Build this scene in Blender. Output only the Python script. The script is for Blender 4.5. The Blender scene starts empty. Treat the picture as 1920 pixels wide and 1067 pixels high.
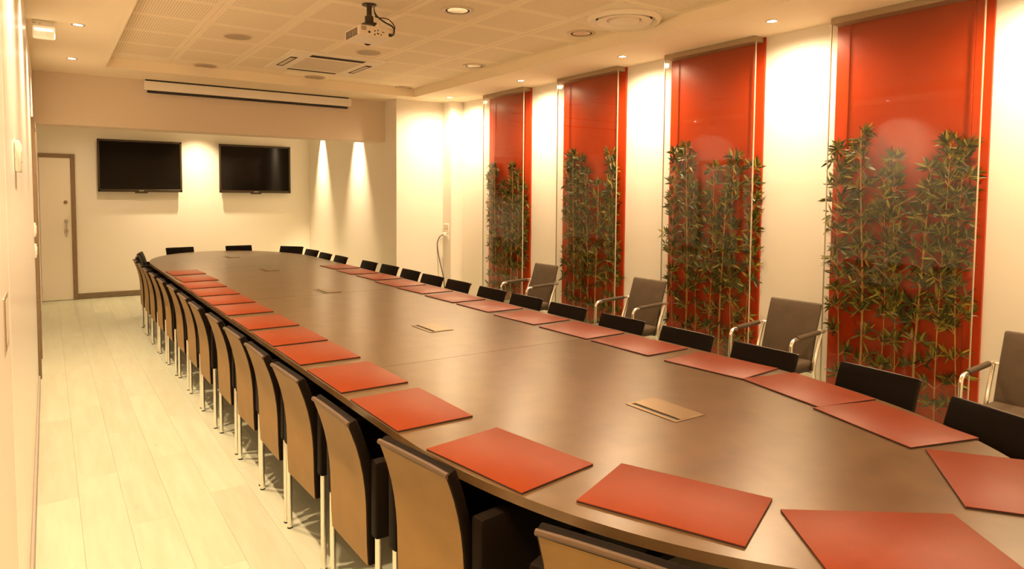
import bpy, bmesh, math, random
from mathutils import Vector, Matrix

SC = bpy.context.scene
COL = SC.collection
PI = math.pi
rnd = random.Random(7)

# ------------------------------------------------------------------ camera, world, exposure
LAMP = (1.0, 0.725, 0.44)
P_RIGHT, P_LEFT, P_ALCOVE = 165.0, 225.0, 190.0
cam_d = bpy.data.cameras.new('camera')
cam = bpy.data.objects.new('camera', cam_d)
COL.objects.link(cam)
YAW, PITCH, ROLL = 0.599123, 0.0556417, -0.0079755
F_PX, PY = 1277.14, 438.03
cy, sy = math.cos(YAW), math.sin(YAW)
fw = Vector((sy * math.cos(PITCH), cy * math.cos(PITCH), -math.sin(PITCH)))
r0 = Vector((cy, -sy, 0.0))
d0 = fw.cross(r0)
c_, s_ = math.cos(ROLL), math.sin(ROLL)
rx = c_ * r0 + s_ * d0
dn = -s_ * r0 + c_ * d0
cam.matrix_world = Matrix(((rx.x, -dn.x, -fw.x, 0.0), (rx.y, -dn.y, -fw.y, 0.0), (rx.z, -dn.z, -fw.z, 1.55), (0, 0, 0, 1)))
cam_d.sensor_width = 36.0
cam_d.lens = F_PX / 1920.0 * 36.0
cam_d.shift_y = -(1067 / 2 - PY) / 1920.0
cam_d.clip_start = 0.01
SC.camera = cam
SC.view_settings.view_transform = 'Standard'
SC.view_settings.look = 'None'
SC.view_settings.exposure = 0.18
SC.view_settings.gamma = 1.0
SC.view_settings.use_curve_mapping = False
w = bpy.data.worlds.new('world')
SC.world = w
w.use_nodes = True
w.node_tree.nodes['Background'].inputs[0].default_value = (0.02, 0.016, 0.01, 1)
w.node_tree.nodes['Background'].inputs[1].default_value = 1.0
SC.cycles.max_bounces = 10
SC.cycles.diffuse_bounces = 6
SC.cycles.glossy_bounces = 5
SC.cycles.transparent_max_bounces = 12
SC.cycles.caustics_reflective = False
SC.cycles.caustics_refractive = False
SC.cycles.sample_clamp_indirect = 6.0

# ------------------------------------------------------------------ helpers: materials
def mat(name, col, rough=0.5, metal=0.0, spec=0.5, var=None, bump=None, coat=0.0, emit=None):
    """var=(scale, amount, (sx,sy,sz)) mottles the colour; bump=(scale, strength)"""
    m = bpy.data.materials.new(name)
    m.use_nodes = True
    nt = m.node_tree
    b = nt.nodes['Principled BSDF']
    b.inputs['Base Color'].default_value = (*col, 1)
    b.inputs['Roughness'].default_value = rough
    b.inputs['Metallic'].default_value = metal
    b.inputs['Specular IOR Level'].default_value = spec
    b.inputs['Coat Weight'].default_value = coat
    if emit:
        b.inputs['Emission Color'].default_value = (*emit[0], 1)
        b.inputs['Emission Strength'].default_value = emit[1]
    tc = None
    if var or bump:
        tc = nt.nodes.new('ShaderNodeTexCoord')
    if var:
        mp = nt.nodes.new('ShaderNodeMapping')
        mp.inputs['Scale'].default_value = var[2] if len(var) > 2 else (1, 1, 1)
        nz = nt.nodes.new('ShaderNodeTexNoise')
        nz.inputs['Scale'].default_value = var[0]
        nz.inputs['Detail'].default_value = 6
        cr = nt.nodes.new('ShaderNodeMapRange')
        cr.inputs['From Min'].default_value = 0.3
        cr.inputs['From Max'].default_value = 0.7
        cr.inputs['To Min'].default_value = 1 - var[1]
        cr.inputs['To Max'].default_value = 1 + var[1]
        mx = nt.nodes.new('ShaderNodeVectorMath')
        mx.operation = 'SCALE'
        mx.inputs[0].default_value = col
        nt.links.new(tc.outputs['Object'], mp.inputs[0])
        nt.links.new(mp.outputs[0], nz.inputs['Vector'])
        nt.links.new(nz.outputs['Fac'], cr.inputs['Value'])
        nt.links.new(cr.outputs[0], mx.inputs['Scale'])
        nt.links.new(mx.outputs[0], b.inputs['Base Color'])
    if bump:
        nb = nt.nodes.new('ShaderNodeTexNoise')
        nb.inputs['Scale'].default_value = bump[0]
        nb.inputs['Detail'].default_value = 4
        bp = nt.nodes.new('ShaderNodeBump')
        bp.inputs['Strength'].default_value = bump[1]
        bp.inputs['Distance'].default_value = 0.004
        nt.links.new(tc.outputs['Object'], nb.inputs['Vector'])
        nt.links.new(nb.outputs['Fac'], bp.inputs['Height'])
        nt.links.new(bp.outputs[0], b.inputs['Normal'])
    return m

M = {}
M['wall'] = mat('wall_paint', (0.80, 0.76, 0.68), 0.55, spec=0.3, bump=(160, 0.05))
M['wall_gloss'] = mat('gloss_wall_paint', (0.88, 0.83, 0.77), 0.24, spec=0.5, bump=(6, 0.12))
M['cabinet'] = mat('cabinet_lacquer', (0.83, 0.74, 0.66), 0.28, spec=0.5)
M['ceil'] = mat('ceiling_paint', (0.88, 0.78, 0.60), 0.7, spec=0.2)
M['beam'] = mat('beam_paint', (0.68, 0.575, 0.455), 0.65, spec=0.2, bump=(160, 0.05))
M['base'] = mat('brown_baseboard', (0.20, 0.145, 0.085), 0.45, var=(30, 0.1))
M['base_left'] = mat('grey_baseboard', (0.36, 0.30, 0.25), 0.45)
M['frame'] = mat('brown_door_frame', (0.22, 0.145, 0.08), 0.45, var=(30, 0.1))
M['door'] = mat('cream_door', (0.78, 0.72, 0.62), 0.4, spec=0.4)
M['chrome'] = mat('chrome', (0.90, 0.86, 0.78), 0.20, metal=0.9)
M['steel'] = mat('brushed_steel', (0.55, 0.50, 0.42), 0.35, metal=1.0)
M['bronze'] = mat('bronze_plate', (0.27, 0.185, 0.10), 0.35, metal=0.85)
M['header'] = mat('bronze_aluminium', (0.34, 0.25, 0.15), 0.42, metal=0.35)
M['black_leather'] = mat('black_leather', (0.0075, 0.004, 0.0018), 0.55, spec=0.08, bump=(420, 0.25))
M['taupe_leather'] = mat('taupe_leather', (0.245, 0.138, 0.042), 0.50, spec=0.25, bump=(420, 0.2), var=(9, 0.08))
M['brown_piping'] = mat('brown_leather_edge', (0.085, 0.048, 0.024), 0.42, spec=0.4, bump=(420, 0.2))
M['visitor'] = mat('grey_taupe_upholstery', (0.088, 0.060, 0.036), 0.55, spec=0.25, bump=(500, 0.3), var=(14, 0.08))
M['visitor_edge'] = mat('dark_upholstery_edge', (0.035, 0.024, 0.014), 0.6, bump=(500, 0.3))
M['pad'] = mat('red_leather', (0.205, 0.029, 0.0035), 0.38, spec=0.24, bump=(500, 0.18), var=(10, 0.05))
M['pad_edge'] = mat('dark_felt_edge', (0.03, 0.010, 0.006), 0.7)
M['black'] = mat('black_laminate', (0.008, 0.006, 0.004), 0.5)
M['rubber'] = mat('black_rubber', (0.01, 0.008, 0.006), 0.6)
M['screen'] = mat('black_display_glass', (0.003, 0.002, 0.001), 0.10, spec=0.18)
M['bezel'] = mat('dark_bezel', (0.040, 0.025, 0.012), 0.35, spec=0.4)
M['logo'] = mat('silver_mark', (0.6, 0.55, 0.45), 0.4, metal=0.6)
M['white_plastic'] = mat('white_plastic', (0.80, 0.75, 0.66), 0.35)
M['projector'] = mat('white_projector_plastic', (0.74, 0.64, 0.50), 0.4)
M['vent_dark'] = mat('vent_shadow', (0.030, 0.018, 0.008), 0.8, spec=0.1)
M['grille'] = mat('grey_speaker_mesh', (0.42, 0.33, 0.22), 0.6, bump=(900, 0.6))
M['rim'] = mat('vent_rim', (0.52, 0.42, 0.28), 0.45)
M['reflector'] = mat('lamp_reflector', (0.75, 0.68, 0.55), 0.25, metal=0.4)
M['ac'] = mat('white_air_unit', (0.80, 0.72, 0.58), 0.45)
M['ac_grille'] = mat('air_unit_grille', (0.62, 0.52, 0.38), 0.6)
M['case_red'] = mat('red_lacquer', (0.38, 0.036, 0.004), 0.30, spec=0.30, var=(1.2, 0.06))
M['case_edge'] = mat('glass_edge', (0.62, 0.55, 0.40), 0.15, metal=0.5)
M['trough'] = mat('dark_planter', (0.10, 0.065, 0.035), 0.6)
M['gravel'] = mat('bark_chips', (0.12, 0.07, 0.035), 0.9, var=(60, 0.5), bump=(90, 1.0))
M['culm'] = mat('bamboo_culm', (0.42, 0.26, 0.075), 0.5, var=(14, 0.25))
M['cord'] = mat('black_cord', (0.012, 0.009, 0.007), 0.5)
M['lens'] = mat('tinted_lens', (0.55, 0.50, 0.30), 0.3, emit=((1.0, 0.82, 0.5), 0.5))
M['lamp'] = mat('lit_lamp', (1, 0.9, 0.7), 0.4, emit=((1.0, 0.86, 0.62), 30.0))
M['exit'] = mat('lit_diffuser', (0.85, 0.78, 0.6), 0.4, emit=((1.0, 0.80, 0.48), 0.30))
M['tube'] = mat('lit_tube', (0.9, 0.85, 0.7), 0.4, emit=((1.0, 0.88, 0.62), 4.0))

def mat_glass():
    m = bpy.data.materials.new('clear_glass')
    m.use_nodes = True
    nt = m.node_tree
    for n in list(nt.nodes):
        if n.type == 'BSDF_PRINCIPLED':
            nt.nodes.remove(n)
    out = [n for n in nt.nodes if n.type == 'OUTPUT_MATERIAL'][0]
    t = nt.nodes.new('ShaderNodeBsdfTransparent')
    t.inputs[0].default_value = (0.97, 0.97, 0.95, 1)
    g = nt.nodes.new('ShaderNodeBsdfGlossy')
    g.inputs['Roughness'].default_value = 0.02
    mx = nt.nodes.new('ShaderNodeMixShader')
    ge = nt.nodes.new('ShaderNodeNewGeometry')
    dt = nt.nodes.new('ShaderNodeVectorMath')
    dt.operation = 'DOT_PRODUCT'
    nt.links.new(ge.outputs['Normal'], dt.inputs[0])
    nt.links.new(ge.outputs['Incoming'], dt.inputs[1])
    def mn(op, a, b):
        n = nt.nodes.new('ShaderNodeMath')
        n.operation = op
        for i, v in enumerate((a, b)):
            if isinstance(v, (int, float)):
                n.inputs[i].default_value = v
            else:
                nt.links.new(v, n.inputs[i])
        return n.outputs[0]
    # reflectance of one face of a clear pane (Schlick), the same from both sides
    fac = mn('ADD', 0.028, mn('MULTIPLY', 0.972, mn('POWER', mn('SUBTRACT', 1.0, mn('ABSOLUTE', dt.outputs['Value'], 0.0)), 5.0)))
    nt.links.new(fac, mx.inputs[0])
    nt.links.new(t.outputs[0], mx.inputs[1])
    nt.links.new(g.outputs[0], mx.inputs[2])
    nt.links.new(mx.outputs[0], out.inputs['Surface'])
    return m
M['glass'] = mat_glass()

def nodes_of(name, rough, spec=0.5):
    m = bpy.data.materials.new(name)
    m.use_nodes = True
    nt = m.node_tree
    b = nt.nodes['Principled BSDF']
    b.inputs['Roughness'].default_value = rough
    b.inputs['Specular IOR Level'].default_value = spec
    return m, nt, b

def mnode(nt, op, a, b=None):
    n = nt.nodes.new('ShaderNodeMath')
    n.operation = op
    for i, v in enumerate((a, b)):
        if v is None:
            continue
        if isinstance(v, (int, float)):
            n.inputs[i].default_value = v
        else:
            nt.links.new(v, n.inputs[i])
    return n.outputs[0]

def mat_tile():
    m, nt, b = nodes_of('perforated_tile', 0.75, 0.2)
    tc = nt.nodes.new('ShaderNodeTexCoord')
    sp = nt.nodes.new('ShaderNodeSeparateXYZ')
    nt.links.new(tc.outputs['Object'], sp.inputs[0])
    P = 0.0185
    ds = []
    for ax, lim in (('X', 0.236), ('Y', 0.255)):
        v = sp.outputs[ax]
        fr = mnode(nt, 'SUBTRACT', mnode(nt, 'FRACT', mnode(nt, 'DIVIDE', mnode(nt, 'ADD', v, 10.0), P)), 0.5)
        inside = mnode(nt, 'LESS_THAN', mnode(nt, 'ABSOLUTE', v), lim)
        ds.append((fr, inside))
    r2 = mnode(nt, 'ADD', mnode(nt, 'MULTIPLY', ds[0][0], ds[0][0]), mnode(nt, 'MULTIPLY', ds[1][0], ds[1][0]))
    hole = mnode(nt, 'LESS_THAN', r2, 0.075)
    k = mnode(nt, 'MULTIPLY', hole, mnode(nt, 'MULTIPLY', ds[0][1], ds[1][1]))
    mx = nt.nodes.new('ShaderNodeMix')
    mx.data_type = 'RGBA'
    mx.inputs[6].default_value = (0.88, 0.77, 0.58, 1)
    mx.inputs[7].default_value = (0.50, 0.40, 0.26, 1)
    nt.links.new(k, mx.inputs[0])
    nt.links.new(mx.outputs[2], b.inputs['Base Color'])
    bp = nt.nodes.new('ShaderNodeBump')
    bp.inputs['Strength'].default_value = 0.3
    bp.inputs['Distance'].default_value = 0.003
    bp.invert = True
    nt.links.new(k, bp.inputs['Height'])
    nt.links.new(bp.outputs[0], b.inputs['Normal'])
    return m
M['tile'] = mat_tile()

def mat_floor():
    m, nt, b = nodes_of('pale_oak_plank', 0.36, 0.4)
    tc = nt.nodes.new('ShaderNodeTexCoord')
    oi = nt.nodes.new('ShaderNodeObjectInfo')
    ad = nt.nodes.new('ShaderNodeVectorMath')
    ad.operation = 'ADD'
    sc = nt.nodes.new('ShaderNodeVectorMath')
    sc.operation = 'SCALE'
    sc.inputs[0].default_value = (37.0, 91.0, 13.0)
    nt.links.new(oi.outputs['Random'], sc.inputs['Scale'])
    geo = nt.nodes.new('ShaderNodeNewGeometry')
    nt.links.new(geo.outputs['Position'], ad.inputs[0])
    nt.links.new(sc.outputs[0], ad.inputs[1])
    mp = nt.nodes.new('ShaderNodeMapping')
    mp.inputs['Scale'].default_value = (9, 0.9, 1)
    nt.links.new(ad.outputs[0], mp.inputs[0])
    nz = nt.nodes.new('ShaderNodeTexNoise')
    nz.inputs['Scale'].default_value = 2.2
    nz.inputs['Detail'].default_value = 7
    nz.inputs['Roughness'].default_value = 0.6
    nt.links.new(mp.outputs[0], nz.inputs['Vector'])
    cr = nt.nodes.new('ShaderNodeValToRGB')
    cr.color_ramp.elements[0].position = 0.28
    cr.color_ramp.elements[0].color = (0.465, 0.445, 0.32, 1)
    cr.color_ramp.elements[1].position = 0.72
    cr.color_ramp.elements[1].color = (0.50, 0.535, 0.41, 1)
    nt.links.new(nz.outputs['Fac'], cr.inputs[0])
    # knots
    vo = nt.nodes.new('ShaderNodeTexVoronoi')
    vo.inputs['Scale'].default_value = 1.0
    mp2 = nt.nodes.new('ShaderNodeMapping')
    mp2.inputs['Scale'].default_value = (5.0, 1.7, 1)
    nt.links.new(ad.outputs[0], mp2.inputs[0])
    nt.links.new(mp2.outputs[0], vo.inputs['Vector'])
    kn = nt.nodes.new('ShaderNodeMapRange')
    kn.inputs['From Min'].default_value = 0.02
    kn.inputs['From Max'].default_value = 0.09
    kn.inputs['To Min'].default_value = 0.78
    kn.inputs['To Max'].default_value = 1.0
    nt.links.new(vo.outputs['Distance'], kn.inputs['Value'])
    rv = nt.nodes.new('ShaderNodeMapRange')
    rv.inputs['To Min'].default_value = 0.92
    rv.inputs['To Max'].default_value = 1.06
    nt.links.new(oi.outputs['Random'], rv.inputs['Value'])
    mul = nt.nodes.new('ShaderNodeVectorMath')
    mul.operation = 'SCALE'
    nt.links.new(cr.outputs[0], mul.inputs[0])
    nt.links.new(mnode(nt, 'MULTIPLY', kn.outputs[0], rv.outputs[0]), mul.inputs['Scale'])
    nt.links.new(mul.outputs[0], b.inputs['Base Color'])
    return m
M['floor'] = mat_floor()
M['floor_joint'] = mat('plank_joint', (0.46, 0.46, 0.34), 0.8)

def mat_table():
    m, nt, b = nodes_of('mottled_bronze_laminate', 0.29, 0.7)
    tc = nt.nodes.new('ShaderNodeTexCoord')
    n1 = nt.nodes.new('ShaderNodeTexNoise')
    n1.inputs['Scale'].default_value = 9
    n1.inputs['Detail'].default_value = 3
    n1.inputs['Roughness'].default_value = 0.5
    n1.inputs['Distortion'].default_value = 0.2
    nt.links.new(tc.outputs['Object'], n1.inputs['Vector'])
    cr = nt.nodes.new('ShaderNodeValToRGB')
    cr.color_ramp.elements[0].position = 0.30
    cr.color_ramp.elements[0].color = (0.092, 0.050, 0.019, 1)
    cr.color_ramp.elements[1].position = 0.72
    cr.color_ramp.elements[1].color = (0.134, 0.076, 0.030, 1)
    nt.links.new(n1.outputs['Fac'], cr.inputs[0])
    nt.links.new(cr.outputs[0], b.inputs['Base Color'])
    return m
M['table'] = mat_table()

def mat_leaf():
    m, nt, b = nodes_of('bamboo_leaf', 0.42, 0.45)
    g = nt.nodes.new('ShaderNodeNewGeometry')
    cr = nt.nodes.new('ShaderNodeValToRGB')
    cr.color_ramp.elements[0].position = 0.0
    cr.color_ramp.elements[0].color = (0.022, 0.030, 0.002, 1)
    cr.color_ramp.elements[1].position = 1.0
    cr.color_ramp.elements[1].color = (0.300, 0.255, 0.028, 1)
    e = cr.color_ramp.elements.new(0.6)
    e.color = (0.075, 0.082, 0.006, 1)
    oi = nt.nodes.new('ShaderNodeObjectInfo')
    v = mnode(nt, 'FRACT', mnode(nt, 'ADD', g.outputs['Random Per Island'], oi.outputs['Random']))
    nt.links.new(v, cr.inputs[0])
    nt.links.new(cr.outputs[0], b.inputs['Base Color'])
    return m
M['leaf'] = mat_leaf()

# ------------------------------------------------------------------ helpers: geometry
def add_box(bm, x0, x1, y0, y1, z0, z1, bev=0.0, seg=2, mtx=None):
    t = bmesh.new()
    bmesh.ops.create_cube(t, size=1.0, matrix=Matrix.Translation(((x0 + x1) / 2, (y0 + y1) / 2, (z0 + z1) / 2)) @ Matrix.Diagonal((x1 - x0, y1 - y0, z1 - z0, 1)))
    if bev > 0:
        bmesh.ops.bevel(t, geom=list(t.edges), offset=bev, segments=seg, profile=0.5, affect='EDGES')
    if mtx is not None:
        bmesh.ops.transform(t, matrix=mtx, verts=list(t.verts))
    me = bpy.data.meshes.new('tmp')
    t.to_mesh(me)
    t.free()
    bm.from_mesh(me)
    bpy.data.meshes.remove(me)
    return bm

def box(x0, x1, y0, y1, z0, z1, bev=0.0, seg=2):
    return add_box(bmesh.new(), x0, x1, y0, y1, z0, z1, bev, seg)

def add_tube(bm, pts, r, n=10, caps=True):
    pts = [Vector(p) for p in pts]
    rings = []
    up = None
    for i, p in enumerate(pts):
        a = pts[max(i - 1, 0)]
        b = pts[min(i + 1, len(pts) - 1)]
        d = (b - a).normalized()
        if up is None:
            up = Vector((0, 0, 1)) if abs(d.z) < 0.9 else Vector((1, 0, 0))
        s = d.cross(up).normalized()
        up = s.cross(d).normalized()
        rr = r[i] if isinstance(r, (list, tuple)) else r
        rings.append([bm.verts.new(p + rr * (math.cos(2 * PI * k / n) * s + math.sin(2 * PI * k / n) * up)) for k in range(n)])
    for a, b in zip(rings, rings[1:]):
        for k in range(n):
            bm.faces.new((a[k], a[(k + 1) % n], b[(k + 1) % n], b[k]))
    if caps:
        bm.faces.new(list(reversed(rings[0])))
        bm.faces.new(rings[-1])
    return bm

def add_lathe(bm, prof, n=32, at=(0, 0, 0), close=True):
    """prof: list of (r, z); axis z"""
    rings = []
    for r, z in prof:
        if r < 1e-6:
            rings.append([bm.verts.new((at[0], at[1], at[2] + z))])
        else:
            rings.append([bm.verts.new((at[0] + r * math.cos(2 * PI * k / n), at[1] + r * math.sin(2 * PI * k / n), at[2] + z)) for k in range(n)])
    for a, b in zip(rings, rings[1:]):
        for k in range(n):
            if len(a) == 1 and len(b) == 1:
                continue
            if len(a) == 1:
                bm.faces.new((a[0], b[(k + 1) % n], b[k]))
            elif len(b) == 1:
                bm.faces.new((a[k], a[(k + 1) % n], b[0]))
            else:
                bm.faces.new((a[k], a[(k + 1) % n], b[(k + 1) % n], b[k]))
    return bm

def slab(prof, half, th, bev=0.006, seg=2):
    """prof: list of (y, z) of the REAR face from bottom to top; extruded +-half in x, th thick towards the front"""
    bm = bmesh.new()
    n = len(prof)
    back, front = [], []
    for i, (y, z) in enumerate(prof):
        a = prof[max(i - 1, 0)]
        b = prof[min(i + 1, n - 1)]
        t = Vector((0, b[0] - a[0], b[1] - a[1])).normalized()
        nrm = Vector((0, t.z, -t.y))
        p = Vector((0, y, z))
        q = p + nrm * th
        back.append([bm.verts.new((s * half, p.y, p.z)) for s in (-1, 1)])
        front.append([bm.verts.new((s * half, q.y, q.z)) for s in (-1, 1)])
    for i in range(n - 1):
        bm.faces.new((back[i][0], back[i][1], back[i + 1][1], back[i + 1][0]))
        bm.faces.new((front[i][1], front[i][0], front[i + 1][0], front[i + 1][1]))
        bm.faces.new((back[i][1], front[i][1], front[i + 1][1], back[i + 1][1]))
        bm.faces.new((front[i][0], back[i][0], back[i + 1][0], front[i + 1][0]))
    bm.faces.new((back[0][1], back[0][0], front[0][0], front[0][1]))
    bm.faces.new((back[-1][0], back[-1][1], front[-1][1], front[-1][0]))
    bmesh.ops.recalc_face_normals(bm, faces=list(bm.faces))
    if bev > 0:
        ed = [e for e in bm.edges if len(e.link_faces) == 2 and e.calc_face_angle(0) > 0.7]
        bmesh.ops.bevel(bm, geom=ed, offset=bev, segments=seg, profile=0.5, affect='EDGES')
    return bm

def new_obj(name, data, parent=None, loc=(0, 0, 0), rotz=0.0):
    o = bpy.data.objects.new(name, data)
    COL.objects.link(o)
    o.location = loc
    if rotz:
        o.rotation_euler = (0, 0, rotz)
    if parent is not None:
        o.parent = parent
    return o

def mesh_of(name, bm, m, sharp=35):
    bmesh.ops.recalc_face_normals(bm, faces=list(bm.faces))
    me = bpy.data.meshes.new(name)
    bm.to_mesh(me)
    bm.free()
    me.materials.append(m)
    if sharp:
        me.polygons.foreach_set('use_smooth', [True] * len(me.polygons))
        me.set_sharp_from_angle(angle=math.radians(sharp))
    return me

def obj(name, bm, m, parent=None, loc=(0, 0, 0), rotz=0.0, sharp=35):
    return new_obj(name, mesh_of(name, bm, m, sharp), parent, loc, rotz)

def tag(o, label, cat, group=None):
    o['label'] = label
    o['category'] = cat
    if group:
        o['group'] = group
    return o

def thing(name, label, cat, loc=(0, 0, 0), rotz=0.0, group=None):
    return tag(new_obj(name, None, None, loc, rotz), label, cat, group)

def struct(name, bm, m, parent=None, loc=(0, 0, 0)):
    o = obj(name, bm, m, parent, loc)
    if parent is None:
        o['kind'] = 'structure'
    return o

def dup(root, label, loc, rotz):
    r = root.copy()
    COL.objects.link(r)
    r.location = loc
    r.rotation_euler = (0, 0, rotz)
    r['label'] = label
    for ch in list(root.children):
        c = ch.copy()
        COL.objects.link(c)
        c.parent = r
        for g in list(ch.children):
            d = g.copy()
            COL.objects.link(d)
            d.parent = c
    return r

ORD = ['first', 'second', 'third', 'fourth', 'fifth', 'sixth', 'seventh', 'eighth', 'ninth', 'tenth', 'eleventh', 'twelfth', 'thirteenth', 'fourteenth', 'fifteenth']

# ------------------------------------------------------------------ room dimensions (metres; camera stands at x=0, y=0)
XL, XR = -0.09, 4.58           # side walls
YB, YF = -1.30, 11.625         # wall behind the camera, far wall
ZS, ZT = 2.775, 2.88           # soffit, tray
XA = 3.722                     # side wall of the screen alcove
YBEAM, YPIER = 8.454, 8.10
TX0, TX1, TY0, TY1 = 0.51, 3.85, -0.62, 7.83

# ------------------------------------------------------------------ structure
# floor: slab with separate planks
floor = struct('floor', box(-0.7, 4.8, -1.45, 11.8, -0.14, -0.012), M['floor_joint'])
PW, PL = 0.188, 1.45
plank_me = mesh_of('plank', box(-PW / 2 + 0.0003, PW / 2 - 0.0003, -PL / 2 + 0.0003, PL / 2 - 0.0003, -0.0125, 0.0, 0.0005, 1), M['floor'])
nx = int((4.62 - XL) / PW) + 1
for i in range(nx):
    y = YB - rnd.random() * PL
    while y < YF:
        y0, y1 = max(y, YB), min(y + PL, YF)
        if y1 - y0 > 0.05:
            o = new_obj('plank', plank_me, floor, (XL + PW * (i + 0.5), (y0 + y1) / 2, 0))
            o.scale = (1, (y1 - y0) / PL, 1)
        y += PL

# walls
struct('wall_left', box(-0.30, XL, 2.30, YF + 0.15, 0, 3.05), M['wall_gloss'])
struct('wall_far', box(-0.30, 4.8, YF, YF + 0.15, 0, 3.05), M['wall'])
struct('wall_right', box(XR, XR + 0.15, YB - 0.15, YPIER, 0, 3.05), M['wall'])
struct('wall_back', box(-0.70, XR, YB - 0.15, YB, 0, 3.05), M['wall'])
struct('wall_alcove', box(XA, XR + 0.2, YPIER, YF, 0, 3.05, 0.004, 1), M['wall'])
struct('trim_1', box(4.40, XR, 7.875, YPIER, 0, ZS + 0.1, 0.004, 1), M['wall'])                 # corner column
struct('trim_2', box(XL, XA, YBEAM, YBEAM + 0.30, 2.245, 3.0, 0.003, 1), M['beam'])              # beam over the alcove

# ceiling: soffit ring, tray slab, alcove ceiling; tiles are its parts
ceiling = struct('ceiling', box(TX0 - 0.02, TX1 + 0.02, TY0, TY1, ZT + 0.014, 3.05), M['ceil'])
for q in ((-0.7, TX0, YB - 0.1, YBEAM + 0.1), (TX1, 4.75, YB - 0.1, YPIER + 0.3), (TX0, TX1, TY1, YBEAM + 0.1), (TX0, TX1, YB - 0.1, TY0)):
    struct('soffit', box(*q, ZS, 3.05), M['ceil'], ceiling)
struct('alcove_ceiling', box(XL - 0.1, XA, YBEAM + 0.28, YF, ZS, 3.05), M['ceil'], ceiling)
TW, TL = (TX1 - TX0) / 6, 0.585
tile_me = mesh_of('ceiling_tile', box(-TW / 2 + 0.0022, TW / 2 - 0.0022, -TL / 2 + 0.0022, TL / 2 - 0.0022, 0, 0.016, 0.0022, 1), M['tile'])
part_me = mesh_of('border_tile', box(-TW / 2 + 0.0022, TW / 2 - 0.0022, -0.125, 0.125, 0, 0.016, 0.0022, 1), M['ceil'])
for c in range(6):
    x = TX0 + TW * (c + 0.5)
    new_obj('border_tile', part_me, ceiling, (x, TY1 - 0.128, ZT))
    for k in range(14):
        new_obj('ceiling_tile', tile_me, ceiling, (x, 7.572 - TL * (k + 0.5), ZT))

# baseboards
struct('baseboard_far', box(0.345, XA, YF - 0.014, YF, 0.006, 0.085, 0.003, 1), M['base'])
struct('baseboard_left', box(XL, XL + 0.014, 2.31, 6.55, 0.004, 0.085, 0.003, 1), M['base_left'])
struct('baseboard_right', box(XR - 0.014, XR, YB, 7.875, 0.004, 0.085, 0.003, 1), M['base'])
struct('baseboard_alcove', box(XA - 0.014, XA, YPIER, YF - 0.014, 0.004, 0.085, 0.003, 1), M['base'])

# far door with frame, peephole, pull handle and key
door1 = struct('door_1', box(-0.085, 0.288, YF - 0.018, YF + 0.02, 0.008, 2.035, 0.002, 1), M['door'])
bm = bmesh.new()
add_box(bm, 0.288, 0.344, YF - 0.03, YF, 0, 2.092, 0.004, 1)
add_box(bm, XL, 0.288, YF - 0.03, YF, 2.036, 2.092, 0.004, 1)
obj('door_frame', bm, M['frame'], door1)
bm = add_lathe(bmesh.new(), [(0, 0.012), (0.020, 0.012), (0.024, 0.006), (0.024, 0)], 20)
bmesh.ops.rotate(bm, verts=list(bm.verts), cent=(0, 0, 0), matrix=Matrix.Rotation(PI / 2, 3, 'X'))
o = obj('peephole', bm, M['frame'], door1, (0.222, YF - 0.018, 1.407)); o['label'] = 'dark round peephole'
pull = bmesh.new()
add_box(pull, 0.200, 0.244, YF - 0.026, YF - 0.016, 1.11, 1.156, 0.003)
add_box(pull, 0.200, 0.244, YF - 0.026, YF - 0.016, 0.973, 1.019, 0.003)
add_tube(pull, [(0.222, YF - 0.020, 1.133), (0.222, YF - 0.055, 1.128), (0.222, YF - 0.055, 1.0), (0.222, YF - 0.02, 0.996)], 0.007, 8)
obj('pull_handle', pull, M['steel'], door1)
bm = bmesh.new()
add_box(bm, 0.218, 0.232, YF - 0.032, YF - 0.027, 0.905, 0.985, 0.002, 1)
obj('key', bm, M['steel'], door1)

# left door: brown frame set in the glossy wall
door2 = struct('door_2', box(XL, XL + 0.006, 6.86, 7.62, 0.006, 2.10, 0.001, 1), M['door'])
bm = bmesh.new()
add_box(bm, XL, XL + 0.022, 6.80, 6.86, 0, 2.16, 0.003, 1)
add_box(bm, XL, XL + 0.022, 7.62, 7.68, 0, 2.16, 0.003, 1)
add_box(bm, XL, XL + 0.022, 6.86, 7.62, 2.10, 2.16, 0.003, 1)
obj('door_frame', bm, M['frame'], door2)

# ------------------------------------------------------------------ lamps
def spot(parent, energy, ang, blend, loc=(0, 0, -0.012), aim=None):
    l = bpy.data.lights.new('downlight_lamp', 'SPOT')
    l.energy = energy
    l.color = LAMP
    l.spot_size = math.radians(ang)
    l.spot_blend = blend
    l.shadow_soft_size = 0.028
    o = bpy.data.objects.new('downlight_lamp', l)
    COL.objects.link(o)
    o.parent = parent
    o.location = loc
    if aim:
        o.rotation_euler = aim
    return o

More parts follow.
